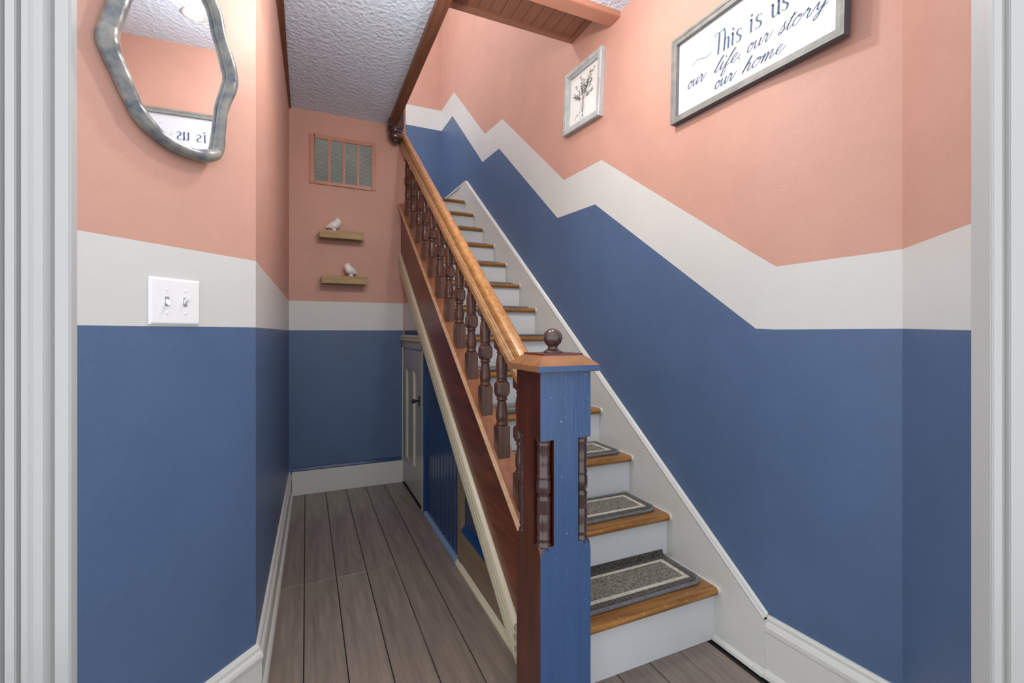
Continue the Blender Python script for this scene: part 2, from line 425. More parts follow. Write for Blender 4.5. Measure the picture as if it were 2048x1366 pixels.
# ------------------------------------------------------------------ baseboards
def base_run(name, p0, p1, inward, prof, mats, mi=None, label=None, e0=0.0, e1=0.0, bevel=0):
    p0, p1 = Vector(p0).to_3d(), Vector(p1).to_3d(); d = (p1 - p0).normalized(); n = Vector((d.y, -d.x, 0))
    n = n if n.dot(Vector(inward).to_3d()) > 0 else -n
    mb = MB(); R = []
    for p, e, sgn in ((p0, e0, 1), (p1, e1, -1)):
        R.append([(lambda q: (q.x, q.y, z))(p + n * o + d * (sgn * e * o)) for o, z in prof])
    mb.loft(R)
    o = mb.build(name, mats, bevel=bevel)
    return struct(o, label)
bp_ = [(0, 0), (0.030, 0), (0.028, 0.012), (0.022, 0.020), (0.017, 0.022), (0.017, 0.118), (0.020, 0.122), (0.022, 0.134), (0.019, 0.143), (0.013, 0.150), (0.012, 0.160), (0.008, 0.168), (0, 0.170)]
base_run('baseboard_left', CL, LB, (1, 0), bp_, M['trim'], label='white baseboard along the narrow left wall', e0=-0.45)
base_run('baseboard_entry_left', CL, LJ, (1, -1), bp_, M['trim'], label='white baseboard under the slanted entry wall', e0=-0.45)
bb = base_run('baseboard_back', LB + Vector((0.02, 0, 0)), (0.68, YB, 0), (0, -1), [(0, 0), (0.020, 0), (0.020, 0.160), (0.012, 0.165), (0, 0.168)], M['trim'], label='white baseboard under the far wall')
base_run('trim_3', LB + Vector((0.02, 0, 0)), (0.68, YB, 0), (0, -1), [(0, 0.168), (0.012, 0.168), (0.016, 0.174), (0.012, 0.182), (0.006, 0.190), (0, 0.192)], M['blue_gloss'], label='blue bead along the top of the far baseboard')
bpr = [(0, 0), (0.034, 0), (0.032, 0.012), (0.026, 0.022), (0.020, 0.024), (0.020, 0.148), (0.023, 0.152), (0.023, 0.166), (0.018, 0.174), (0.012, 0.182), (0.012, 0.192), (0.006, 0.200), (0, 0.200)]
base_run('baseboard_right', (XR, 1.10, 0), RC, (-1, 0), bpr, M['trim'], label='white moulded baseboard at the foot of the stair wall')
base_run('baseboard_jamb', RC, RJ, (-1, 1), bpr, M['trim'], label='white baseboard beside the right door casing')

# ------------------------------------------------------------------ stair: lines and numbers
G, RZ, Y0, ZT0 = 0.2474, 0.1845, 1.238, 0.205
SL = RZ / G
ZN = lambda y: 0.19 + SL * (y - Y0)
st = thing('staircase', 'straight wooden staircase with oak treads and white risers', 'staircase', (1.05, 1.26, 0))
NS = 12
XA, XB = 0.705, 1.400
def tread_prof(y, z, depth):
    a = [(y + depth, z - 0.030), (y + 0.016, z - 0.030)]
    for i in range(7):
        t = math.radians(-90 - i * 30); a.append((y + 0.015 + 0.015 * math.cos(t) , z - 0.015 + 0.015 * math.sin(t)))
    a += [(y + 0.016, z), (y + depth, z)]
    return a
tm = MB().prism(tread_prof(0, 0, G + 0.03), 'x', XA - 1.05, XB - 0.010 - 1.05).mesh('tread', M['tread'])
em = MB().prism([(p[0] - 0.003, p[1] * 1.06 + 0.001) for p in tread_prof(0, 0, G + 0.03)], 'x', XB - 0.012 - 1.05, XB + 0.002 - 1.05).mesh('tread_return', M['trim'])
rm = MB().box(XA - 1.05, XB - 1.05, 0, 0.02, -RZ, -0.028).mesh('riser', M['riser'])
r0 = MB().box(XA - 1.05, XB - 1.05, 0, 0.02, -ZT0, -0.028).mesh('riser', M['riser'])
def link(name, me, parent, loc):
    o = bpy.data.objects.new(name, me); COL.objects.link(o); o.parent = parent; o.location = loc
    return o
for k in range(NS + 1):
    y, z = Y0 + G * k, ZT0 + RZ * k
    l = (0, y - 1.26, z)
    if k < NS:
        t = link('tread', tm, st, l); link('tread_return', em, t, (0, 0, 0))
    link('riser', r0 if k == 0 else rm, st, (0, y + 0.03 - 1.26, z))
yl, zl_ = Y0 + G * NS, ZT0 + RZ * NS
MB().prism(tread_prof(yl, zl_, YE - yl - 0.002), 'x', 0.71, XB - 0.01).build('landing', M['tread'], st)
MB().prism([(p[0] - 0.003, (p[1] - zl_) * 1.06 + zl_ + 0.001) for p in tread_prof(yl, zl_, 0.25)], 'x', XB - 0.012, XB + 0.002).build('tread_return', M['trim'], st)
# wall skirt board with bead
KS = 0.7595
sk = MB().prism([(1.06, 0.0), (1.06, 0.195), (4.235, 0.195 + KS * 3.175), (4.40, 0.195 + KS * 3.175 + 0.002), (4.40, 2.30), (4.10, 2.15), (1.48, 0.18), (1.30, 0.0)], 'x', XB - 0.002, XR - 0.0005)
skirt = sk.build('skirt_board', M['trim'], st)
sl2 = lambda y: 0.195 + KS * (y - 1.06)
MB().slope([(XR - 0.001, -0.006), (XB - 0.004, -0.006), (XB - 0.005, -0.001), (XB - 0.002, 0.003), (XR - 0.010, 0.005), (XR - 0.004, 0.012), (XR - 0.001, 0.012)], 1.06, 4.235, sl2).build('skirt_bead', M['trim'], skirt)
MB().prism([(4.40, 2.30), (4.40, 2.600), (YE - 0.002, 2.630), (YE - 0.002, 2.30)], 'x', XB + 0.006, XR - 0.0005).build('landing_baseboard', M['trim'], st)
MB().prism([(4.235, 2.596), (4.235, 2.612), (YE - 0.002, 2.640), (YE - 0.002, 2.622)], 'x', XB - 0.004, XR - 0.0005).build('landing_bead', M['trim'], st)
MB().slope([(XR - 0.001, 0), (XB - 0.014, 0), (XB - 0.012, 0.010), (XB - 0.004, 0.020), (XR - 0.001, 0.020)], 1.06, 1.266, lambda y: 0.0).build('skirt_shoe', M['trim'], st)

# outer stringer (brown), shoe cap and cream moulding
YN = 1.296
YT = 3.598
MB().slope([(0.700, -0.20), (0.668, -0.20), (0.668, 0.150), (0.664, 0.154), (0.664, 0.166), (0.700, 0.166)], YN, YT, ZN).build('stringer', M['stringer'], st)
MB().slope([(0.735, 0.162), (0.662, 0.162), (0.656, 0.166), (0.656, 0.172), (0.652, 0.175), (0.652, 0.193), (0.657, 0.197), (0.735, 0.200)], YN, YT, ZN).build('shoe_rail', M['shoe'], st)
MB().slope([(0.656, 0.176), (0.646, 0.177), (0.643, 0.181), (0.643, 0.185), (0.646, 0.188), (0.650, 0.189), (0.649, 0.192), (0.652, 0.195), (0.656, 0.196)], YN, YT, ZN).build('shoe_highlight_bead', wood('oak_highlight_wear', (176, 136, 100), (206, 170, 136), 0.25, (16, 1.4, 16), 0.05, 0.3), st)  # pale oak tone imitates the specular highlight on the bead edges
cpf = [(0.700, -0.330), (0.664, -0.330), (0.656, -0.326), (0.654, -0.315), (0.654, -0.302), (0.686, -0.298), (0.686, -0.288), (0.655, -0.284), (0.650, -0.274), (0.650, -0.262), (0.686, -0.257), (0.686, -0.247),
       (0.652, -0.243), (0.648, -0.232), (0.648, -0.222), (0.684, -0.218), (0.684, -0.210), (0.650, -0.206), (0.648, -0.198), (0.652, -0.188), (0.664, -0.184), (0.700, -0.184)]
MB().slope(cpf, 1.436, YT, ZN).build('cream_moulding', M['cream'], st)

# ------------------------------------------------------------------ panelled side under the stairs
ZU = lambda y: ZN(y) - 0.30
yat = lambda z: Y0 + (z + 0.30 - 0.19) / SL
sw = MB()
sw.prism([(1.55, 0.0), (2.17, 0.0), (2.17, ZU(2.17)), (1.55, max(0.02, ZU(1.55)))], 'x', 0.704, 0.72, 0)                # recessed near panel
sw.prism([(2.17, 0), (2.86, 0), (2.86, ZU(2.86)), (2.17, ZU(2.17))], 'x', 0.692, 0.72, 0)                               # blue boarded panel
sw.prism([(2.86, 1.09), (YB, 1.09), (YB, ZW0), (yat(ZW0), ZW0), (2.86, ZU(2.86))], 'x', 0.692, 0.72, 0)
sw.prism([(yat(ZW0), ZW0), (YB, ZW0), (YB, ZW1), (yat(ZW1), ZW1)], 'x', 0.692, 0.72, 1)
sw.prism([(yat(ZW1), ZW1), (YB, ZW1), (YB, ZU(YB))], 'x', 0.692, 0.72, 2)
side = struct(sw.build('wall_stair_side', [M['beadboard'], M['white_band'], M['salmon']]), 'blue boarded side wall under the stairs')
# vertical beads of the boarding
bd = MB()
y = 2.235
while y < 2.86:
    bd.prism([(y, 0.02), (y + 0.006, 0.02), (y + 0.006, ZU(y + 0.006) - 0.005), (y, ZU(y) - 0.005)], 'x', 0.6900, 0.693); y += 0.062
bd.build('board_bead', M['blue_gloss'], side)
# tan framing
MB().prism([(2.128, 0.03), (2.188, 0.03), (2.188, ZU(2.188)), (2.128, ZU(2.128))], 'x', 0.682, 0.705).build('post', M['tan'], side, bevel=0.002)
rl = MB().prism([(1.50, 0.03), (2.128, 0.03), (2.128, 0.185), (1.70, 0.185), (1.52, 0.10)], 'x', 0.684, 0.705).build('bottom_rail', M['tan'], side, bevel=0.002)
for z in (0.118, 0.134, 0.150, 0.166):
    MB().box(0.680, 0.686, max(1.56, yat(z) + 0.01), 2.128, z, z + 0.006).build('rail_bead', M['tan'], rl, bevel=0.0015)
MB().loft([[(0.704, y, 0.185), (0.684, y, 0.185), (0.682, y, 0.196), (0.690, y, 0.206), (0.704, y, 0.225)] for y in (1.68, 2.128)]).build('panel_sill', M['blue_gloss'], side)
MB().loft([[(0.700, y, 0.0), (0.672, y, 0.0), (0.670, y, 0.012), (0.678, y, 0.024), (0.684, y, 0.034), (0.700, y, 0.036)] for y in (1.44, 2.19)]).build('shoe_moulding', M['cream'], side)
MB().loft([[(0.700, y, 0.0), (0.674, y, 0.0), (0.672, y, 0.012), (0.680, y, 0.026), (0.700, y, 0.030)] for y in (2.19, 2.87)]).build('shoe_moulding', paint('pale_blue_paint', (120, 142, 176), 0.3), side)

# understair door
DY0, DY1, DZ = 2.955, 3.575, 1.03
dr = thing('door_1', 'small grey panelled door under the stairs', None, (0.69, 3.26, 0), kind='structure')
df = MB()
df.box(0.676, 0.71, 2.885, 2.945, 0, 1.085); df.box(0.676, 0.71, 3.582, YB, 0, 1.085); df.box(0.676, 0.71, 2.885, YB, 1.04, 1.085)
df.build('door_frame', M['cream'], dr, bevel=0.003)
MB().loft([[(0.70, y, 1.085), (0.668, y, 1.085), (0.660, y, 1.092), (0.660, y, 1.100), (0.668, y, 1.106), (0.662, y, 1.114), (0.662, y, 1.122), (0.680, y, 1.130), (0.70, y, 1.132)] for y in (2.86, YB)]).build('door_head_moulding', M['cream'], dr)
MB().box(0.674, 0.712, 2.862, 2.885, 0, 1.085).build('frame_edge', M['blue_gloss'], dr, bevel=0.004)
dl = MB()
YM = (DY0 + DY1) / 2
dl.box(0.694, 0.712, DY0, DY1, 0.02, DZ)                             # sunken panels
leaf = dl.build('door_leaf', M['door_grey'], dr, bevel=0.002)
for nm, a, b, c, d in (('stile', DY0, DY0 + 0.13, 0.02, DZ), ('stile', DY1 - 0.11, DY1, 0.02, DZ), ('stile', YM - 0.05, YM + 0.05, 0.02, DZ), ('rail', DY0, DY1, 0.02, 0.21), ('rail', DY0, DY1, DZ - 0.15, DZ)):
    MB().box(0.680 if nm == 'stile' else 0.6803, 0.70, a, b, c, d).build('door_' + nm, M['door_grey'], leaf, bevel=0.004)
for a, b in ((DY0 + 0.13, YM - 0.05), (YM + 0.05, DY1 - 0.11)):
    mb = MB()
    for y0, y1 in ((a, a + 0.012), (b - 0.012, b)):
        mb.box(0.684, 0.70, y0, y1, 0.21, DZ - 0.15)
    mb.box(0.684, 0.70, a, b, 0.21, 0.222)
    mb.build('panel_moulding', M['cream'], leaf, bevel=0.002)
kb = MB().tube([(0.680, 3.01, 0.70), (0.655, 3.01, 0.70), (0.648, 3.01, 0.70), (0.640, 3.01, 0.70), (0.630, 3.01, 0.70)], [0.006, 0.006, 0.014, 0.017, 0.010], 12)
kb.build('door_knob', M['black_metal'], leaf)
MB().box(0.676, 0.682, 2.995, 3.025, 0.665, 0.735).build('latch_plate', M['black_metal'], leaf, bevel=0.002)
for z in (0.20, 0.90):
    MB().box(0.672, 0.682, DY1 - 0.004, DY1 + 0.020, z - 0.03, z + 0.03).build('hinge', M['door_grey'], dr, bevel=0.002)

# ------------------------------------------------------------------ stair mats
def rounded(x0, x1, y0, y1, r, back=0.004, n=6):
    p = []
    for cx, cy, a0, rr in ((x1 - r, y0 + r, -90, r), (x1 - back, y1 - back, 0, back), (x0 + back, y1 - back, 90, back), (x0 + r, y0 + r, 180, r)):
        for i in range(n + 1):
            a = math.radians(a0 + 90 * i / n); p.append((cx + rr * math.cos(a), cy + rr * math.sin(a)))
    return p
mx0, mx1, my0, my1 = 0.775 - 1.06, 1.372 - 1.06, 0.056, 0.268
mo = rounded(mx0, mx1, my0, my1, 0.045)
mi_ = rounded(mx0 + 0.010, mx1 - 0.010, my0 + 0.010, my1 - 0.002, 0.040)
pile = MB().loft([[(x, y, 0.0) for x, y in mo], [(x, y, 0.007) for x, y in mo], [(x, y, 0.011) for x, y in mi_]]).mesh('pile', M['mat_dark'])
bind = MB().tube([(x, y, 0.006) for x, y in mo], 0.0065, 8, closed=True).mesh('binding', M['mat_binding'])
field = MB().box(mx0 + 0.055, mx1 - 0.055, my0 + 0.050, my1 - 0.050, 0.010, 0.0125).mesh('field', M['mat_field'])
sm_ = MB()
a0, a1, b0, b1 = mx0 + 0.036, mx1 - 0.036, my0 + 0.032, my1 - 0.030
for q in ((a0, a1, b0, b0 + 0.016), (a0, a1, b1 - 0.014, b1), (a0, a0 + 0.017, b0 + 0.016, b1 - 0.014), (a1 - 0.017, a1, b0 + 0.016, b1 - 0.014)):
    sm_.box(q[0], q[1], q[2], q[3], 0.009, 0.0130)
stripe = sm_.mesh('stripe', M['mat_cream'])
curl = MB().loft([[(x, my1 - 0.006, 0.008), (x, my1 + 0.008, 0.014), (x, my1 + 0.0095, 0.030), (x, my1 + 0.0035, 0.031), (x, my1 - 0.002, 0.018)] for x in (mx0 + 0.004, mx1 - 0.004)]).mesh('curled_edge', M['mat_dark'])
ORD = ['lowest', 'second', 'third', 'fourth', 'fifth', 'sixth', 'seventh', 'eighth', 'ninth', 'tenth', 'eleventh', 'twelfth']
for k in range(NS):
    lab = 'dark grey stair mat with cream border on the lowest tread' if k == 0 else 'grey bordered stair mat on the %s tread up from the floor' % ORD[k]
    r = thing('stair_mat', lab, 'stair mat', (1.06, Y0 + G * k, ZT0 + RZ * k + 0.0005), 'bordered mats on the stair treads')
    link('pile', pile, r, (0, 0, 0)); link('binding', bind, r, (0, 0, 0)); link('field', field, r, (0, 0, 0)); link('stripe', stripe, r, (0, 0, 0))
    if k == 0: link('curled_edge', curl, r, (0, 0, 0))

# ------------------------------------------------------------------ railing: newel, handrail, balusters
rg = thing('stair_railing', 'stair railing of dark turned balusters, oak handrail and square newel post', 'railing', (0.68, 1.22, 0))
NX0, NX1, NY0, NY1 = 0.597, 0.763, 1.140, 1.298
NC = (0.680, 1.219)
def shaft(z0, z1, ins=0.0, cut=0.0):
    x0, x1, y0, y1 = NX0 + ins, NX1 - ins, NY0 + ins, NY1 - ins
    if not cut: return [(x0, y0), (x1, y0), (x1, y1), (x0, y1)]
    c = cut
    return [(x0 + c, y0), (x1 - c, y0), (x1 - c, y0 + c), (x1, y0 + c), (x1, y1 - c), (x1 - c, y1 - c), (x1 - c, y1), (x0 + c, y1), (x0 + c, y1 - c), (x0, y1 - c), (x0, y0 + c), (x0 + c, y0 + c)]
nm = MB()
nm.prism(shaft(0, 0), 'z', 0.0, 0.515); nm.prism(shaft(0, 0, cut=0.043), 'z', 0.545, 0.845); nm.prism(shaft(0, 0), 'z', 0.845, 1.045)
# lamb's-tongue shoulders below the corner cut-outs
ch = [(NX0, NY0), (NX1, NY0), (NX1, NY1), (NX0, NY1)]
def cham(c): return [(NX0 + c, NY0), (NX1 - c, NY0), (NX1, NY0 + c), (NX1, NY1 - c), (NX1 - c, NY1), (NX0 + c, NY1), (NX0, NY1 - c), (NX0, NY0 + c)]
nm.loft([[(x, y, z) for x, y in cham(c)] for z, c in ((0.515, 0.0005), (0.532, 0.004), (0.541, 0.012), (0.545, 0.024))])
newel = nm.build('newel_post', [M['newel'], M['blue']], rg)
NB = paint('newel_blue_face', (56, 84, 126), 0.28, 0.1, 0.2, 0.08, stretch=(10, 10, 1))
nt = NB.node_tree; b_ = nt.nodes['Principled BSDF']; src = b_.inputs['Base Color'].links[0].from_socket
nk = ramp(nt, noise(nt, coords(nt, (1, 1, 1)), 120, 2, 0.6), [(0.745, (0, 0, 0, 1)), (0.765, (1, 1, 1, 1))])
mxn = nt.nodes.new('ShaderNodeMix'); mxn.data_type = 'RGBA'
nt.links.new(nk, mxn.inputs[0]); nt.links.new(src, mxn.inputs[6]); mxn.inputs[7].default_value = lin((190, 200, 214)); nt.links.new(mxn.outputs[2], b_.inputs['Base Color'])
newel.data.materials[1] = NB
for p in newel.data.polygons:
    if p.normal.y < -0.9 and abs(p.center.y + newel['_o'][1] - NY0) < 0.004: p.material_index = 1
colp = [(0.006, 0.53), (0.022, 0.535), (0.022, 0.550), (0.0185, 0.553), (0.0185, 0.560), (0.021, 0.563), (0.021, 0.568), (0.0185, 0.572), (0.0205, 0.60), (0.0205, 0.63), (0.0192, 0.634), (0.0192, 0.638), (0.0205, 0.642), (0.0195, 0.670),
        (0.0205, 0.674), (0.0205, 0.679), (0.0170, 0.682), (0.0170, 0.690), (0.0205, 0.694), (0.0215, 0.712), (0.0205, 0.728), (0.0175, 0.732), (0.0205, 0.738), (0.0205, 0.743), (0.018, 0.746), (0.0185, 0.775), (0.0195, 0.79), (0.0188, 0.794), (0.0195, 0.80), (0.0180, 0.825), (0.0205, 0.830), (0.0205, 0.834), (0.018, 0.837), (0.022, 0.842), (0.022, 0.85), (0.006, 0.852)]
for cx, cy in ((NX0 + 0.0215, NY0 + 0.0215), (NX1 - 0.0215, NY0 + 0.0215), (NX0 + 0.0215, NY1 - 0.0215), (NX1 - 0.0215, NY1 - 0.0215)):
    MB().lathe(colp, cx, cy, 20).build('colonette', M['dark_turned'], newel)
capm = MB()
def sq(h, z): return [(NC[0] - h, NC[1] - h, z), (NC[0] + h, NC[1] - h, z), (NC[0] + h, NC[1] + h, z), (NC[0] - h, NC[1] + h, z)]
capm.loft([sq(0.097, 1.038), sq(0.101, 1.040), sq(0.101, 1.056), sq(0.099, 1.058), sq(0.068, 1.083), sq(0.068, 1.084)])
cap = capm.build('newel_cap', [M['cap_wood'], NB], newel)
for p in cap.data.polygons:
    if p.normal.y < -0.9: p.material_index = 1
MB().loft([sq(0.066, 1.082), sq(0.066, 1.089)]).build('cap_plate', M['stringer'], newel, bevel=0.0015)
fp = [(0.008, 1.088), (0.029, 1.088), (0.030, 1.091), (0.027, 1.094), (0.022, 1.097), (0.016, 1.101), (0.0145, 1.106), (0.017, 1.112)]
fp += [(0.0292 * math.cos(math.radians(a)), 1.134 + 0.0285 * math.sin(math.radians(a))) for a in range(-50, 91, 10)]
fp[-1] = (0.0005, fp[-1][1])
MB().lathe(fp, NC[0], NC[1], 28).build('finial', M['dark_turned'], newel)

RX = 0.690
half = [(0.026, 0.636), (0.035, 0.643), (0.037, 0.650), (0.037, 0.672), (0.028, 0.676), (0.028, 0.698), (0.0205, 0.700), (0.0245, 0.708), (0.0255, 0.716), (0.0245, 0.726), (0.020, 0.735), (0.012, 0.740), (0.004, 0.742)]
rpf = [(RX - a, b) for a, b in half] + [(RX + a, b) for a, b in reversed(half)]
hr = MB().slope(rpf, 1.27, YT, ZN).build('handrail', M['rail'], rg)

for sg_ in (-1, 1):
    for h0, h1, w0 in ((0.677, 0.6845, 0.0345), (0.689, 0.6965, 0.0305)):
        MB().slope([(RX + sg_ * 0.026, h0), (RX + sg_ * w0, h0), (RX + sg_ * (w0 + 0.001), (h0 + h1) / 2), (RX + sg_ * w0, h1), (RX + sg_ * 0.026, h1)], 1.27, YT, ZN).build('rail_highlight_wear_fillet', bpy.data.materials['oak_highlight_wear'], hr)  # pale tone paints in the groove highlights and the worn rail edges
BH = 0.024
def cblock(z0, z1, h, c):
    c8 = lambda hh, q: [(hh, -hh + q), (hh, hh - q), (hh - q, hh), (-hh + q, hh), (-hh, hh - q), (-hh, -hh + q), (-hh + q, -hh), (hh - q, -hh)]
    return [[(x, y, z) for x, y in c8(hh, q)] for z, hh, q in ((z0, h - 0.004, h * 0.75), (z0 + 0.004, h - 0.001, h * 0.62), (z0 + 0.016, h, c), (z1 - 0.016, h, c), (z1 - 0.004, h - 0.001, h * 0.62), (z1, h - 0.004, h * 0.75))]
bm_ = MB()
o = 0.178
bm_.loft([[(x * BH, y * BH, z) for x, y in ((-1, -1), (1, -1), (1, 1), (-1, 1))] for z in (0.0, 0.122)] + [[(x * 0.019, y * 0.019, 0.127) for x, y in ((-1, -1), (1, -1), (1, 1), (-1, 1))]])
bm_.lathe([(0.016, 0.124), (0.0235, 0.129), (0.0240, 0.133), (0.021, 0.136), (0.0195, 0.139), (0.0225, 0.147), (0.0242, 0.160), (0.0235, 0.175), (0.0200, 0.198), (0.0170, 0.216), (0.0165, 0.222), (0.0215, 0.225), (0.0215, 0.229), (0.0180, 0.232), (0.021, 0.236), (0.016, 0.240)], n=18)
bm_.loft(cblock(0.236, 0.296, 0.0252, 0.006))
bm_.lathe([(0.016, 0.293), (0.0215, 0.297), (0.0215, 0.301), (0.0175, 0.304), (0.0215, 0.307), (0.0200, 0.312), (0.0215, 0.330), (0.0232, 0.350), (0.0228, 0.372), (0.0195, 0.392), (0.0165, 0.402), (0.0205, 0.405), (0.0205, 0.409), (0.0165, 0.412), (0.0220, 0.416), (0.0220, 0.421), (0.015, 0.424)], n=18)
bm_.loft([[(x * h, y * h, z) for x, y in ((-1, -1), (1, -1), (1, 1), (-1, 1))] for z, h in ((0.418, 0.018), (0.424, BH), (0.492, BH))])
bmesh_b = bm_.mesh('baluster', M['baluster'])
for i in range(12):
    y = 1.458 + 0.18 * i
    link('baluster', bmesh_b, rg, (RX - 0.68, y - 1.22, ZN(y) + o))

# ------------------------------------------------------------------ stair opening: fascia, drop newel, boarded soffit
fa = MB().box(0.565, 0.625, 1.90, 3.50, 2.705, 2.97).build('trim_4', M['fascia'], bevel=0.002); struct(fa, 'brown fascia board along the edge of the stair opening')
fb = MB().box(0.625, XR, 1.86, 1.945, 2.712, 2.90).build('trim_5', M['salmon_wood'], bevel=0.003); struct(fb, 'salmon header trim across the near end of the stair opening')
so = struct(rbox(0.625, XR, 1.945, 2.31, 2.868, 2.88).build('soffit', M['soffit']), 'salmon boarded soffit above the stairs')
x = 0.628; i = 0
while x < XR - 0.03:
    wd = 0.064
    x1 = min(x + wd, XR - 0.022)
    MB().box(x + 0.001, x1 - 0.001, 1.947, 2.29, 2.855, 2.869).build('soffit_board', M['soffit'], so, bevel=0.0022, bseg=1); x += wd; i += 1
MB().box(0.625, XR, 2.285, 2.318, 2.838, 2.88).build('soffit_edge_trim', M['soffit'], so, bevel=0.003)
MB().box(XR - 0.022, XR, 1.947, 2.285, 2.840, 2.869).build('soffit_wall_trim', M['soffit'], so, bevel=0.003)

nd = thing('newel_drop', 'dark turned newel drop hanging at the corner of the stair opening', 'newel drop', (0.625, 3.535, 2.58))
DM = M['dark_turned']
dcx, dcy = 0.614, 3.535
MB().box(dcx - 0.056, dcx + 0.056, dcy - 0.05, dcy + 0.058, 2.685, 2.97).build('post', DM, nd, bevel=0.003)
MB().lathe([(0.02, 2.690), (0.058, 2.688), (0.060, 2.680), (0.056, 2.673), (0.050, 2.670), (0.053, 2.662), (0.050, 2.654), (0.044, 2.650)], dcx, dcy, 24).build('collar', DM, nd)
MB().lathe([(0.02, 2.652), (0.046, 2.650), (0.052, 2.640), (0.053, 2.628), (0.049, 2.612), (0.040, 2.600), (0.030, 2.594), (0.030, 2.590), (0.026, 2.584), (0.014, 2.577), (0.001, 2.575)], dcx, dcy, 24).build('pendant_bulb', DM, nd)

# ------------------------------------------------------------------ far wall: return-air grille, shelves, birds
vg = hung('air_return_grille', 'salmon-painted air return grille with four louvred openings high on far wall', 'vent', (0.022, YB, 2.220), (1, 0, 0))
VW, VH = 0.460, 0.357
fr = MB()
for a in ((0, 0.032, 0, VH), (VW - 0.030, VW, 0, VH), (0.032, VW - 0.030, 0, 0.024), (0.032, VW - 0.030, VH - 0.030, VH)):
    fr.box(a[0], a[1], a[2], a[3], 0, 0.012)
fr.build('frame', M['salmon_wood'], vg, bevel=0.003)
iw = VW - 0.062
for i in (1, 2, 3):
    cx = 0.032 + iw * i / 4
    MB().box(cx - 0.008, cx + 0.008, 0.024, VH - 0.030, 0.0, 0.010).build('bar', M['salmon_wood'], vg, bevel=0.002)
MB().box(0.031, VW - 0.029, 0.023, VH - 0.029, 0.0003, 0.0012).build('backing', M['dark_void'], vg)
lv = MB(); n = 32; hh = VH - 0.054
for i in range(n):
    z = 0.025 + hh * i / n
    lv.loft([[(xx, z, 0.0016), (xx, z + 0.0045, 0.0070), (xx, z + 0.0058, 0.0066), (xx, z + 0.0012, 0.0014)] for xx in (0.032, VW - 0.030)])
lo = lv.build('louvre_slats', M['louvre'], vg); lo['kind'] = 'stuff'
for sx, sz in ((0.03, 0.010), (0.43, 0.010), (0.03, VH - 0.012), (0.43, VH - 0.012)):
    MB().lathe([(0.0035, 0.0115), (0.0035, 0.0130), (0.001, 0.0138)], sx, sz, 10).build('screw', M['fascia'], vg)

def shelf(label, origin, W):
    s = hung('wall_shelf', label, 'shelf', origin, (1, 0, 0), group='small oak bird shelves on the far wall')
    D, Hh = 0.105, 0.058
    MB().box(0, W, 0.040, 0.052, 0, D - 0.010).build('ledge', M['shelf'], s, bevel=0.001)
    MB().box(0.0, W, 0.0, 0.030, 0, 0.008).build('back_rail', M['shelf'], s, bevel=0.001)
    top = []; N = 6
    for i in range(N):
        x0, x1 = W * i / N, W * (i + 1) / N
        for j in range(9):
            t = math.pi * j / 8
            top.append(((x0 + x1) / 2 - (x1 - x0) / 2 * math.cos(t), Hh - 0.014 + 0.014 * math.sin(t) ** 0.8))
    # front rail outline in (x, y) extruded along local z
    poly = [(0, 0)] + [(W, 0)] + list(reversed(top))
    MB().loft([[(px, py, zz) for px, py in poly] for zz in (D - 0.010, D)]).build('scalloped_rail', M['shelf'], s)
    return s
sf = lambda d: (YB - 0.105) / YB
shelf('upper oak wall shelf with scalloped front edge', (0.087 * 0.971, YB, 1.15 + (1.842 - 1.15) * 0.971), 0.304)
shelf('lower oak wall shelf with scalloped front edge', (0.101 * 0.971, YB, 1.15 + (1.510 - 1.15) * 0.971), 0.312)

def catmull(pts, n=6, closed=False):
    out = []; L = len(pts); P = [Vector(p) for p in pts]
    for i in range(L if closed else L - 1):
        if closed: a, b, c, d = P[(i - 1) % L], P[i], P[(i + 1) % L], P[(i + 2) % L]
        else: a, b, c, d = P[max(i - 1, 0)], P[i], P[i + 1], P[min(i + 2, L - 1)]
        for j in range(n):
            t = j / n
            out.append(0.5 * ((2 * b) + (c - a) * t + (2 * a - 5 * b + 4 * c - d) * t * t + (3 * b - a - 3 * c + d) * t ** 3))
    if not closed: out.append(P[-1])
    return out
def bird(label, origin, s, rz, sc_=1.0):
    b = thing('bird_figurine', label, 'figurine', origin, 'white ceramic birds on the shelves')
    b.scale = (s * sc_, sc_, sc_); b.rotation_euler.z = rz
    pr = [(-0.046, 0.016, 0.0015), (-0.040, 0.018, 0.006), (-0.026, 0.024, 0.0155), (-0.010, 0.029, 0.0235), (0.005, 0.035, 0.0275), (0.016, 0.043, 0.0265), (0.021, 0.054, 0.0240), (0.0225, 0.064, 0.0200), (0.023, 0.072, 0.0160), (0.023, 0.079, 0.0095), (0.0225, 0.0825, 0.001)]
    pts = catmull([(a, c, r) for a, c, r in pr], 4)
    rings = []
    for i, p in enumerate(pts):
        q0, q1 = pts[max(i - 1, 0)], pts[min(i + 1, len(pts) - 1)]
        t = Vector((q1[0] - q0[0], 0, q1[1] - q0[1])).normalized(); nrm = Vector((-t.z, 0, t.x))
        r = max(p[2], 0.0008)
        rings.append([Vector((p[0], 0, p[1] + 0.008)) + nrm * (r * math.cos(a)) + Vector((0, 1, 0)) * (r * 0.92 * math.sin(a)) for a in [2 * math.pi * k / 20 for k in range(20)]])
    MB().loft(rings, smooth=True).build('body', M['ceramic'], None).parent = b
    MB().tube([(0.034, 0, 0.074), (0.042, 0, 0.072), (0.050, 0, 0.068)], [0.006, 0.004, 0.0008], 10).build('beak', M['ceramic'], None).parent = b
    MB().lathe([(0.013, 0.0), (0.015, 0.004), (0.010, 0.024)], 0.002, 0, 14).build('foot', M['ceramic'], None).parent = b
    return b
bird('white ceramic bird facing right on the upper shelf', (0.180, YB - 0.052, 1.15 + (1.842 - 1.15) * 0.971 + 0.0525), 1, 0.1, 1.15)
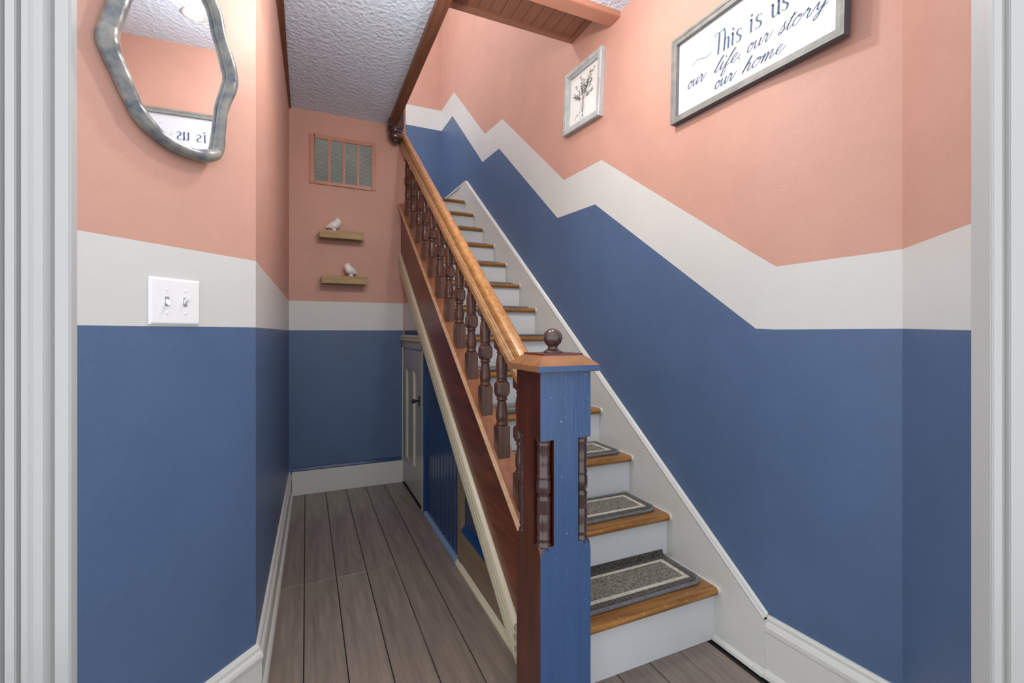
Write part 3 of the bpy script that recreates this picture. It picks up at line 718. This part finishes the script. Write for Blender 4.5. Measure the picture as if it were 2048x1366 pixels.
bird('white ceramic bird facing left on the lower shelf', (0.300, YB - 0.052, 1.15 + (1.510 - 1.15) * 0.971 + 0.0525), -1, 0.35, 1.15)

# ------------------------------------------------------------------ slanted entry wall: mirror and switch
UL = -DL
mc_t, mc_z = 0.262, 1.625
mo_ = CL + DL * mc_t
mr = hung('wall_mirror', 'irregular driftwood-framed mirror on the salmon entry wall', 'mirror', (mo_.x, mo_.y, mc_z), UL, tilt=math.radians(1.2), yaw=math.radians(-3.5))
cpts = [(.386, 1.930), (.402, 1.866), (.411, 1.830), (.404, 1.795), (.383, 1.753), (.363, 1.710), (.342, 1.677), (.305, 1.648), (.267, 1.634), (.220, 1.630), (.178, 1.638), (.150, 1.660), (.142, 1.720), (.135, 1.785), (.113, 1.857), (.110, 1.890), (.123, 1.935), (.145, 1.990), (.158, 2.040), (.180, 2.080), (.212, 2.135), (.255, 2.165), (.300, 2.150), (.335, 2.095), (.358, 2.020), (.370, 1.972)]
crad = [.020, .021, .022, .021, .019, .018, .018, .017, .016, .016, .017, .016, .013, .014, .016, .016, .015, .014, .014, .015, .017, .018, .019, .019, .019, .020]
P3 = catmull([(-(t - mc_t), z - mc_z, r) for (t, z), r in zip(cpts, crad)], 6, closed=True)
MB().tube([(p[0], p[1], 0.020) for p in P3], [max(0.008, p[2] * (1 + 0.035 * math.sin(i * 0.55) + 0.02 * math.sin(i * 1.3))) for i, p in enumerate(P3)], 14, closed=True).build('mirror_frame', M['driftwood'], mr)
gv = [(p[0], p[1], 0.010) for p in P3]
MB().loft([[(p[0], p[1], z) for p in P3] for z in (0.004, 0.012)]).build('mirror_glass', M['mirror'], mr)

sw_o = CL + DL * 0.3165
sp = hung('light_switch', 'white double toggle light switch plate under the mirror', 'light switch', (sw_o.x, sw_o.y, 1.170), UL)
MB().loft([[(0, 0, 0), (0.131, 0, 0), (0.131, 0.121, 0), (0, 0.121, 0)], [(0, 0, 0.003), (0.131, 0, 0.003), (0.131, 0.121, 0.003), (0, 0.121, 0.003)], [(0.005, 0.005, 0.007), (0.126, 0.005, 0.007), (0.126, 0.116, 0.007), (0.005, 0.116, 0.007)]]).build('plate', M['white_plastic'], sp, bevel=0.001)
for cx, up in ((0.042, -1), (0.089, 1)):
    MB().box(cx - 0.0052, cx + 0.0052, 0.0485, 0.0725, 0.0066, 0.0074).build('slot', paint('slot_grey', (150, 150, 152), 0.5, 0, 0, 0), sp)
    zc = 0.0605
    MB().loft([[(cx - 0.0042, zc - 0.006, 0.0068), (cx + 0.0042, zc - 0.006, 0.0068), (cx + 0.0042, zc + 0.006, 0.0068), (cx - 0.0042, zc + 0.006, 0.0068)],
               [(cx - 0.0034, zc + up * 0.009 - 0.003, 0.018), (cx + 0.0034, zc + up * 0.009 - 0.003, 0.018), (cx + 0.0034, zc + up * 0.009 + 0.003, 0.018), (cx - 0.0034, zc + up * 0.009 + 0.003, 0.018)]]).build('toggle', M['white_plastic'], sp, bevel=0.001)
    for zc in (0.0305, 0.0905):
        MB().lathe([(0.0032, 0.0066), (0.0032, 0.0078), (0.0022, 0.0086), (0.0003, 0.0088)], cx, zc, 12).build('screw', M['white_plastic'], sp)

# ------------------------------------------------------------------ stair wall: lettered sign
def frame4(W, Hh, wd, depth, lip=0.0, prof=None):
    """mitred picture frame, outer size W x H, profile (inset, out)"""
    prof = prof or [(0, 0), (0, depth), (wd * 0.35, depth), (wd * 0.45, depth - 0.003), (wd, depth - 0.004), (wd, 0.004)]
    mb = MB(); rings = []
    for sx, sy in ((0, 0), (1, 0), (1, 1), (0, 1)):
        rings.append([((i if not sx else W - i), (i if not sy else Hh - i), z) for i, z in prof])
    mb.loft(rings, closed=True, caps=False, wrap=True)
    return mb
def ribbon(mb, pts, wmin, wmax, z, ang=math.radians(60)):
    """calligraphic stroke: thick on down strokes"""
    P = [Vector((p[0], p[1], 0)) for p in pts]; rings = []
    for i, p in enumerate(P):
        t = (P[min(i + 1, len(P) - 1)] - P[max(i - 1, 0)])
        if t.length < 1e-9: continue
        t.normalize(); nr = Vector((-t.y, t.x, 0))
        k = max(0.0, -t.y) ** 1.2
        e = min(1.0, 0.45 + min(i, len(P) - 1 - i) * 0.3)
        wd = (wmin + (wmax - wmin) * k) * e * 0.5
        a, b = p + nr * wd, p - nr * wd
        rings.append([(a.x, a.y, z), (b.x, b.y, z), (b.x, b.y, z + 0.0006), (a.x, a.y, z + 0.0006)])
    mb.loft(rings)
SCR = {
 'o': ([[(.80, .92), (.50, 1.0), (.20, .75), (.10, .38), (.28, .04), (.58, .10), (.82, .50), (.74, .92), (.52, .98), (.56, .80), (.82, .74), (1.02, .86)]], 1.02),
 'u': ([[(-.02, .84), (.14, .98), (.12, .45), (.24, .04), (.50, .14), (.76, .60), (.86, 1.0), (.80, .40), (.94, .03), (1.14, .22), (1.26, .50)]], 1.22),
 'r': ([[(.0, .44), (.20, .90), (.30, 1.14), (.38, 1.0), (.34, .86), (.56, .92), (.64, .78), (.54, .30), (.66, .0), (.92, .28), (1.36, 1.0)]], 1.3),
 'l': ([[(.0, .20), (.34, 1.0), (.52, 1.62), (.46, 1.80), (.32, 1.45), (.18, .60), (.18, .12), (.34, .0), (.60, .26)]], .56),
 'i': ([[(.0, .22), (.22, .96), (.16, .40), (.26, .0), (.54, .26)], [(.32, 1.36), (.36, 1.46)]], .5),
 'f': ([[(.0, .22), (.40, 1.0), (.66, 1.62), (.62, 1.82), (.44, 1.50), (.24, .50), (.08, -.60), (.16, -.92), (.36, -.70), (.38, -.20), (.20, .04), (.60, .22)]], .58),
 'e': ([[(.0, .22), (.38, .46), (.58, .80), (.44, 1.0), (.22, .74), (.20, .26), (.44, .0), (.78, .24), (1.0, .56)]], .9),
 's': ([[(.0, .10), (.32, .70), (.50, 1.20), (.44, .92), (.58, .46), (.42, .06), (.12, -.02), (.10, .18), (.44, .18), (.80, .36)]], .76),
 't': ([[(.0, .28), (.34, 1.0), (.52, 1.66), (.30, .80), (.22, .22), (.38, .0), (.70, .34)], [(.06, 1.22), (.40, 1.26), (.82, 1.42)]], .66),
 'y': ([[(.0, .84), (.14, .98), (.12, .48), (.30, .22), (.60, .46), (.80, 1.0), (.68, .20), (.46, -.55), (.18, -.74), (.18, -.38), (.60, .02), (1.1, .50)]], .9),
 'h': ([[(.0, .18), (.32, 1.0), (.48, 1.60), (.44, 1.80), (.30, 1.50), (.14, .60), (.04, .0), (.20, .60), (.46, .98), (.60, .80), (.54, .20), (.68, .0), (.96, .30)]], .9),
 'm': ([[(.0, .60), (.18, 1.0), (.14, .45), (.10, .0), (.28, .66), (.50, 1.0), (.54, .60), (.48, .0), (.68, .66), (.90, 1.0), (.98, .66), (.92, .16), (1.06, .0), (1.34, .30)]], 1.3),
 ' ': ([], .6), '.': ([[(.1, .0), (.14, .06)]], .3),
}
SER = {
 'T': ([[(.50, 1.86), (.50, 1.0), (.48, .0)], [(.0, 1.62), (.04, 1.86), (.50, 1.84), (.98, 1.90), (1.0, 1.66)], [(.32, .0), (.66, .02)]], 1.02),
 'h': ([[(.12, 1.66), (.12, .8), (.10, .0)], [(.12, .62), (.26, .92), (.44, .98), (.54, .76), (.54, .0)], [(.0, .0), (.24, .01)], [(.42, .0), (.68, .02)]], .86),
 'i': ([[(.12, 1.0), (.12, .5), (.12, .0)], [(.0, .98), (.14, 1.0)], [(.0, .0), (.26, .02)], [(.10, 1.38), (.13, 1.30)]], .46),
 's': ([[(.52, .80), (.46, .98), (.24, 1.02), (.08, .82), (.18, .60), (.42, .42), (.50, .20), (.34, .0), (.10, .04), (.02, .22)]], .7),
 'u': ([[(.06, 1.0), (.07, .45), (.14, .06), (.34, .0), (.52, .26), (.58, .62)], [(.58, 1.02), (.58, .5), (.60, .02)], [(-.06, .98), (.10, 1.0)], [(.46, 1.0), (.60, 1.02)], [(.58, .0), (.74, .03)]], .86),
}
def word(mb, text, u0, u1, base, xh, tab, slant, wmin, wmax, z):
    x = 0; strokes = []
    for chh in text:
        ss, adv = tab[chh]
        for s_ in ss: strokes.append([(px + x + slant * py, py) for px, py in s_])
        x += adv
    xs = [p[0] for s_ in strokes for p in s_]; a, b = min(xs), max(xs); kx = (u1 - u0) / (b - a)
    for s_ in strokes:
        P = [(u0 + (px - a) * kx, base + py * xh) for px, py in s_]
        if len(P) == 2 and (Vector(P[0]) - Vector(P[1])).length < xh * 0.2:
            c = ((P[0][0] + P[1][0]) / 2, (P[0][1] + P[1][1]) / 2); r = wmax * 0.62
            ring = [(c[0] + r * math.cos(q), c[1] + r * math.sin(q)) for q in [2 * math.pi * i / 10 for i in range(10)]]
            mb.loft([[(p[0], p[1], z) for p in ring], [(p[0], p[1], z + 0.0006) for p in ring]])
        else:
            C_ = catmull([(p[0], p[1], 0) for p in P], 7) if len(P) > 2 else [Vector((P[0][0] + (P[1][0] - P[0][0]) * i / 4, P[0][1] + (P[1][1] - P[0][1]) * i / 4, 0)) for i in range(5)]
            ribbon(mb, C_, wmin, wmax, z)
SW_, SH_ = 0.682, 0.346
SG_O = (XR - 0.001, 1.487, 2.016)
sg = hung('lettered_sign', 'framed white sign with dark blue lettering on the stair wall', 'wall sign', SG_O, (0, -1, 0), roll=math.radians(-1.6))
sfm = frame4(SW_, SH_, 0.026, 0.030).build('sign_frame', [M['frame_grey'], M['frame_navy']], sg)
for p in sfm.data.polygons:
    c = p.center; 
    if p.normal.z < 0.3 and (c.x < 0.001 or c.y < 0.001 or c.x > SW_ - 0.001 or c.y > SH_ - 0.001): p.material_index = 1
MB().box(0.020, SW_ - 0.020, 0.020, SH_ - 0.020, 0.004, 0.010).build('sign_panel', M['sign_panel'], sg)
ZP = 0.0101
def U_(u): return u + 0.012
def W_(wv, u): return wv - 0.016 + 0.028 * u
def line(text, u0, u1, base, xh, tab, slant, wmin, wmax):
    mb = MB(); word(mb, text, U_(u0), U_(u1), W_(base, u0), xh, tab, slant, wmin, wmax, ZP)
    mb.build('lettering', M['ink_blue'], sg)
line('This', .196, .312, .193, .0425, SER, .06, .0022, .0078)
line('is', .345, .392, .192, .0425, SER, .06, .0022, .0078)
line('us', .428, .487, .192, .0425, SER, .06, .0022, .0078)
line('our', .066, .160, .133, .0255, SCR, .35, .0022, .0046)
line('life.', .193, .312, .130, .0265, SCR, .35, .0022, .0048)
line('our', .340, .438, .128, .0260, SCR, .35, .0022, .0046)
line('story', .452, .612, .122, .0260, SCR, .35, .0022, .0046)
line('our', .202, .297, .068, .0250, SCR, .35, .0022, .0046)
line('home', .320, .482, .066, .0250, SCR, .35, .0022, .0046)
fs = MB()
ribbon(fs, catmull([(U_(.086), W_(.212, .1), 0), (U_(.108), W_(.226, .1), 0), (U_(.135), W_(.220, .1), 0), (U_(.158), W_(.214, .1), 0), (U_(.181), W_(.222, .1), 0)], 6), .0018, .0026, ZP)
fs.build('flourish', M['ink_blue'], sg); fs = MB()
ribbon(fs, catmull([(U_(.508), W_(.218, .5), 0), (U_(.530), W_(.208, .5), 0), (U_(.555), W_(.214, .5), 0), (U_(.580), W_(.222, .5), 0), (U_(.605), W_(.210, .5), 0)], 6), .0018, .0026, ZP)
fs.build('flourish', M['ink_blue'], sg)

# ------------------------------------------------------------------ stair wall: botanical picture
PWd, PHt = 0.368, 0.350
bpic = hung('botanical_picture', 'pale wood framed drawing of leafy sprigs in a jar on the stair wall', 'picture', (XR - 0.001, 2.372, 2.312), (0, -1, 0), roll=math.radians(-4.2))
frame4(PWd, PHt, 0.040, 0.030, prof=[(0, 0), (0, 0.026), (0.003, 0.030), (0.024, 0.030), (0.028, 0.024), (0.040, 0.020), (0.040, 0.004)]).build('picture_frame', [M['frame_pale']], bpic)
MB().box(0.034, PWd - 0.034, 0.034, PHt - 0.034, 0.003, 0.007).build('print', M['paper'], bpic)
dw = MB(); rnd = random.Random(3)
tie = (0.175, 0.150)
def leafs(p, ang, L, wd):
    d = Vector((math.cos(ang), math.sin(ang))); n_ = Vector((-d.y, d.x)); p = Vector(p)
    ring = [p, p + d * L * 0.3 + n_ * wd, p + d * L * 0.7 + n_ * wd * 0.8, p + d * L, p + d * L * 0.7 - n_ * wd * 0.8, p + d * L * 0.3 - n_ * wd]
    dw.loft([[(q.x, q.y, 0.0071) for q in ring], [(q.x, q.y, 0.0075) for q in ring]])
for ang, L in ((62, .165), (75, .13), (50, .14), (88, .10), (105, .13), (125, .12), (140, .10), (35, .11), (22, .09), (68, .09), (155, .075), (97, .08)):
    a = math.radians(ang); bend = rnd.uniform(-.25, .25); pts = []
    for i in range(9):
        t = i / 8; aa = a + bend * t
        pts.append((tie[0] + math.cos(aa) * L * t, tie[1] + math.sin(aa) * L * t, 0))
    pts = [(min(max(q[0], .05), PWd - .048), min(q[1], PHt - .05), 0) for q in pts]
    ribbon(dw, pts, .0009, .0012, .0071)
    for i in range(3, 9):
        for sgn in (-1, 1):
            if rnd.random() < .8: leafs(pts[i][:2], a + bend * i / 8 + sgn * rnd.uniform(.35, .8), rnd.uniform(.014, .026), rnd.uniform(.0018, .0034))
jar = [(.158, .150), (.154, .140), (.150, .125), (.150, .060), (.156, .052), (.186, .052), (.192, .060), (.192, .125), (.188, .140), (.186, .150)]
ribbon(dw, [(a, b, 0) for a, b in jar], .0009, .0012, .0071)
for i in range(7):
    ribbon(dw, [(tie[0] + (i - 3) * .003, .148, 0), (tie[0] + (i - 3) * .004, .105, 0), (tie[0] - (i - 3) * .003, .062, 0)], .0007, .0012, .0071)
for i in range(7):
    leafs((.095 + i * .009, .062 + (i % 3) * .004 + i * .004), rnd.uniform(.4, 2.4), .014, .0016)
dw.build('sprig_drawing', M['ink_grey'], bpic)

# ------------------------------------------------------------------ lamps
def ceiling_light(x, y, drop, label):
    c_ = thing('ceiling_light', label, 'ceiling light', (x, y, ZC), 'ceiling lights above the hall')
    MB().lathe([(0.005, ZC - 0.001), (0.065, ZC - 0.001), (0.075, ZC - 0.010), (0.07, ZC - 0.020), (0.03, ZC - 0.026), (0.012, ZC - 0.030), (0.012, ZC - drop + 0.004), (0.03, ZC - drop), (0.004, ZC - drop)], x, y, 28).build('canopy', M['trim'], c_)
    z = ZC - drop
    MB().lathe([(0.028, z), (0.055, z - 0.008), (0.072, z - 0.035), (0.066, z - 0.065), (0.040, z - 0.086), (0.002, z - 0.092)], x, y, 28).build('glass_bowl', M['glow'], c_)
ceiling_light(HALL_LAMP[0], HALL_LAMP[1], 0.26, 'round opal ceiling light hanging over the hall')
ceiling_light(STAIR_LAMP[0], STAIR_LAMP[1], 0.09, 'round opal ceiling light in front of the newel post')
rl_ = thing('recessed_light', 'small recessed ceiling light near the stair wall, seen in the mirror', 'ceiling light', (FOOT_LAMP[0], FOOT_LAMP[1], ZC))
MB().loft([[(FOOT_LAMP[0] + r * math.cos(2 * math.pi * i / 28), FOOT_LAMP[1] + r * math.sin(2 * math.pi * i / 28), z) for r, z in ((0.040, ZC - 0.0005), (0.056, ZC - 0.0005), (0.058, ZC - 0.004), (0.050, ZC - 0.007), (0.040, ZC - 0.004))] for i in range(28)], wrap=True, smooth=True).build('ring', M['trim'], rl_)
MB().lathe([(0.001, ZC - 0.0005), (0.042, ZC - 0.0005), (0.042, ZC - 0.003), (0.001, ZC - 0.0035)], FOOT_LAMP[0], FOOT_LAMP[1], 28).build('lens', M['glow'], rl_)
ul = thing('upstairs_light', 'round ceiling light over the upper landing', 'ceiling light', (UP_LAMP[0], UP_LAMP[1], 5.3))
MB().lathe([(0.05, 5.299), (0.10, 5.29), (0.10, 5.27), (0.05, 5.26)], UP_LAMP[0], UP_LAMP[1], 24).build('canopy', M['trim'], ul)
MB().lathe([(0.06, 5.262), (0.12, 5.24), (0.13, 5.19), (0.10, 5.13), (0.002, 5.11)], UP_LAMP[0], UP_LAMP[1], 24).build('glass_bowl', M['glow'], ul)

for o_ in bpy.data.objects:
    if '_o' in o_: del o_['_o']
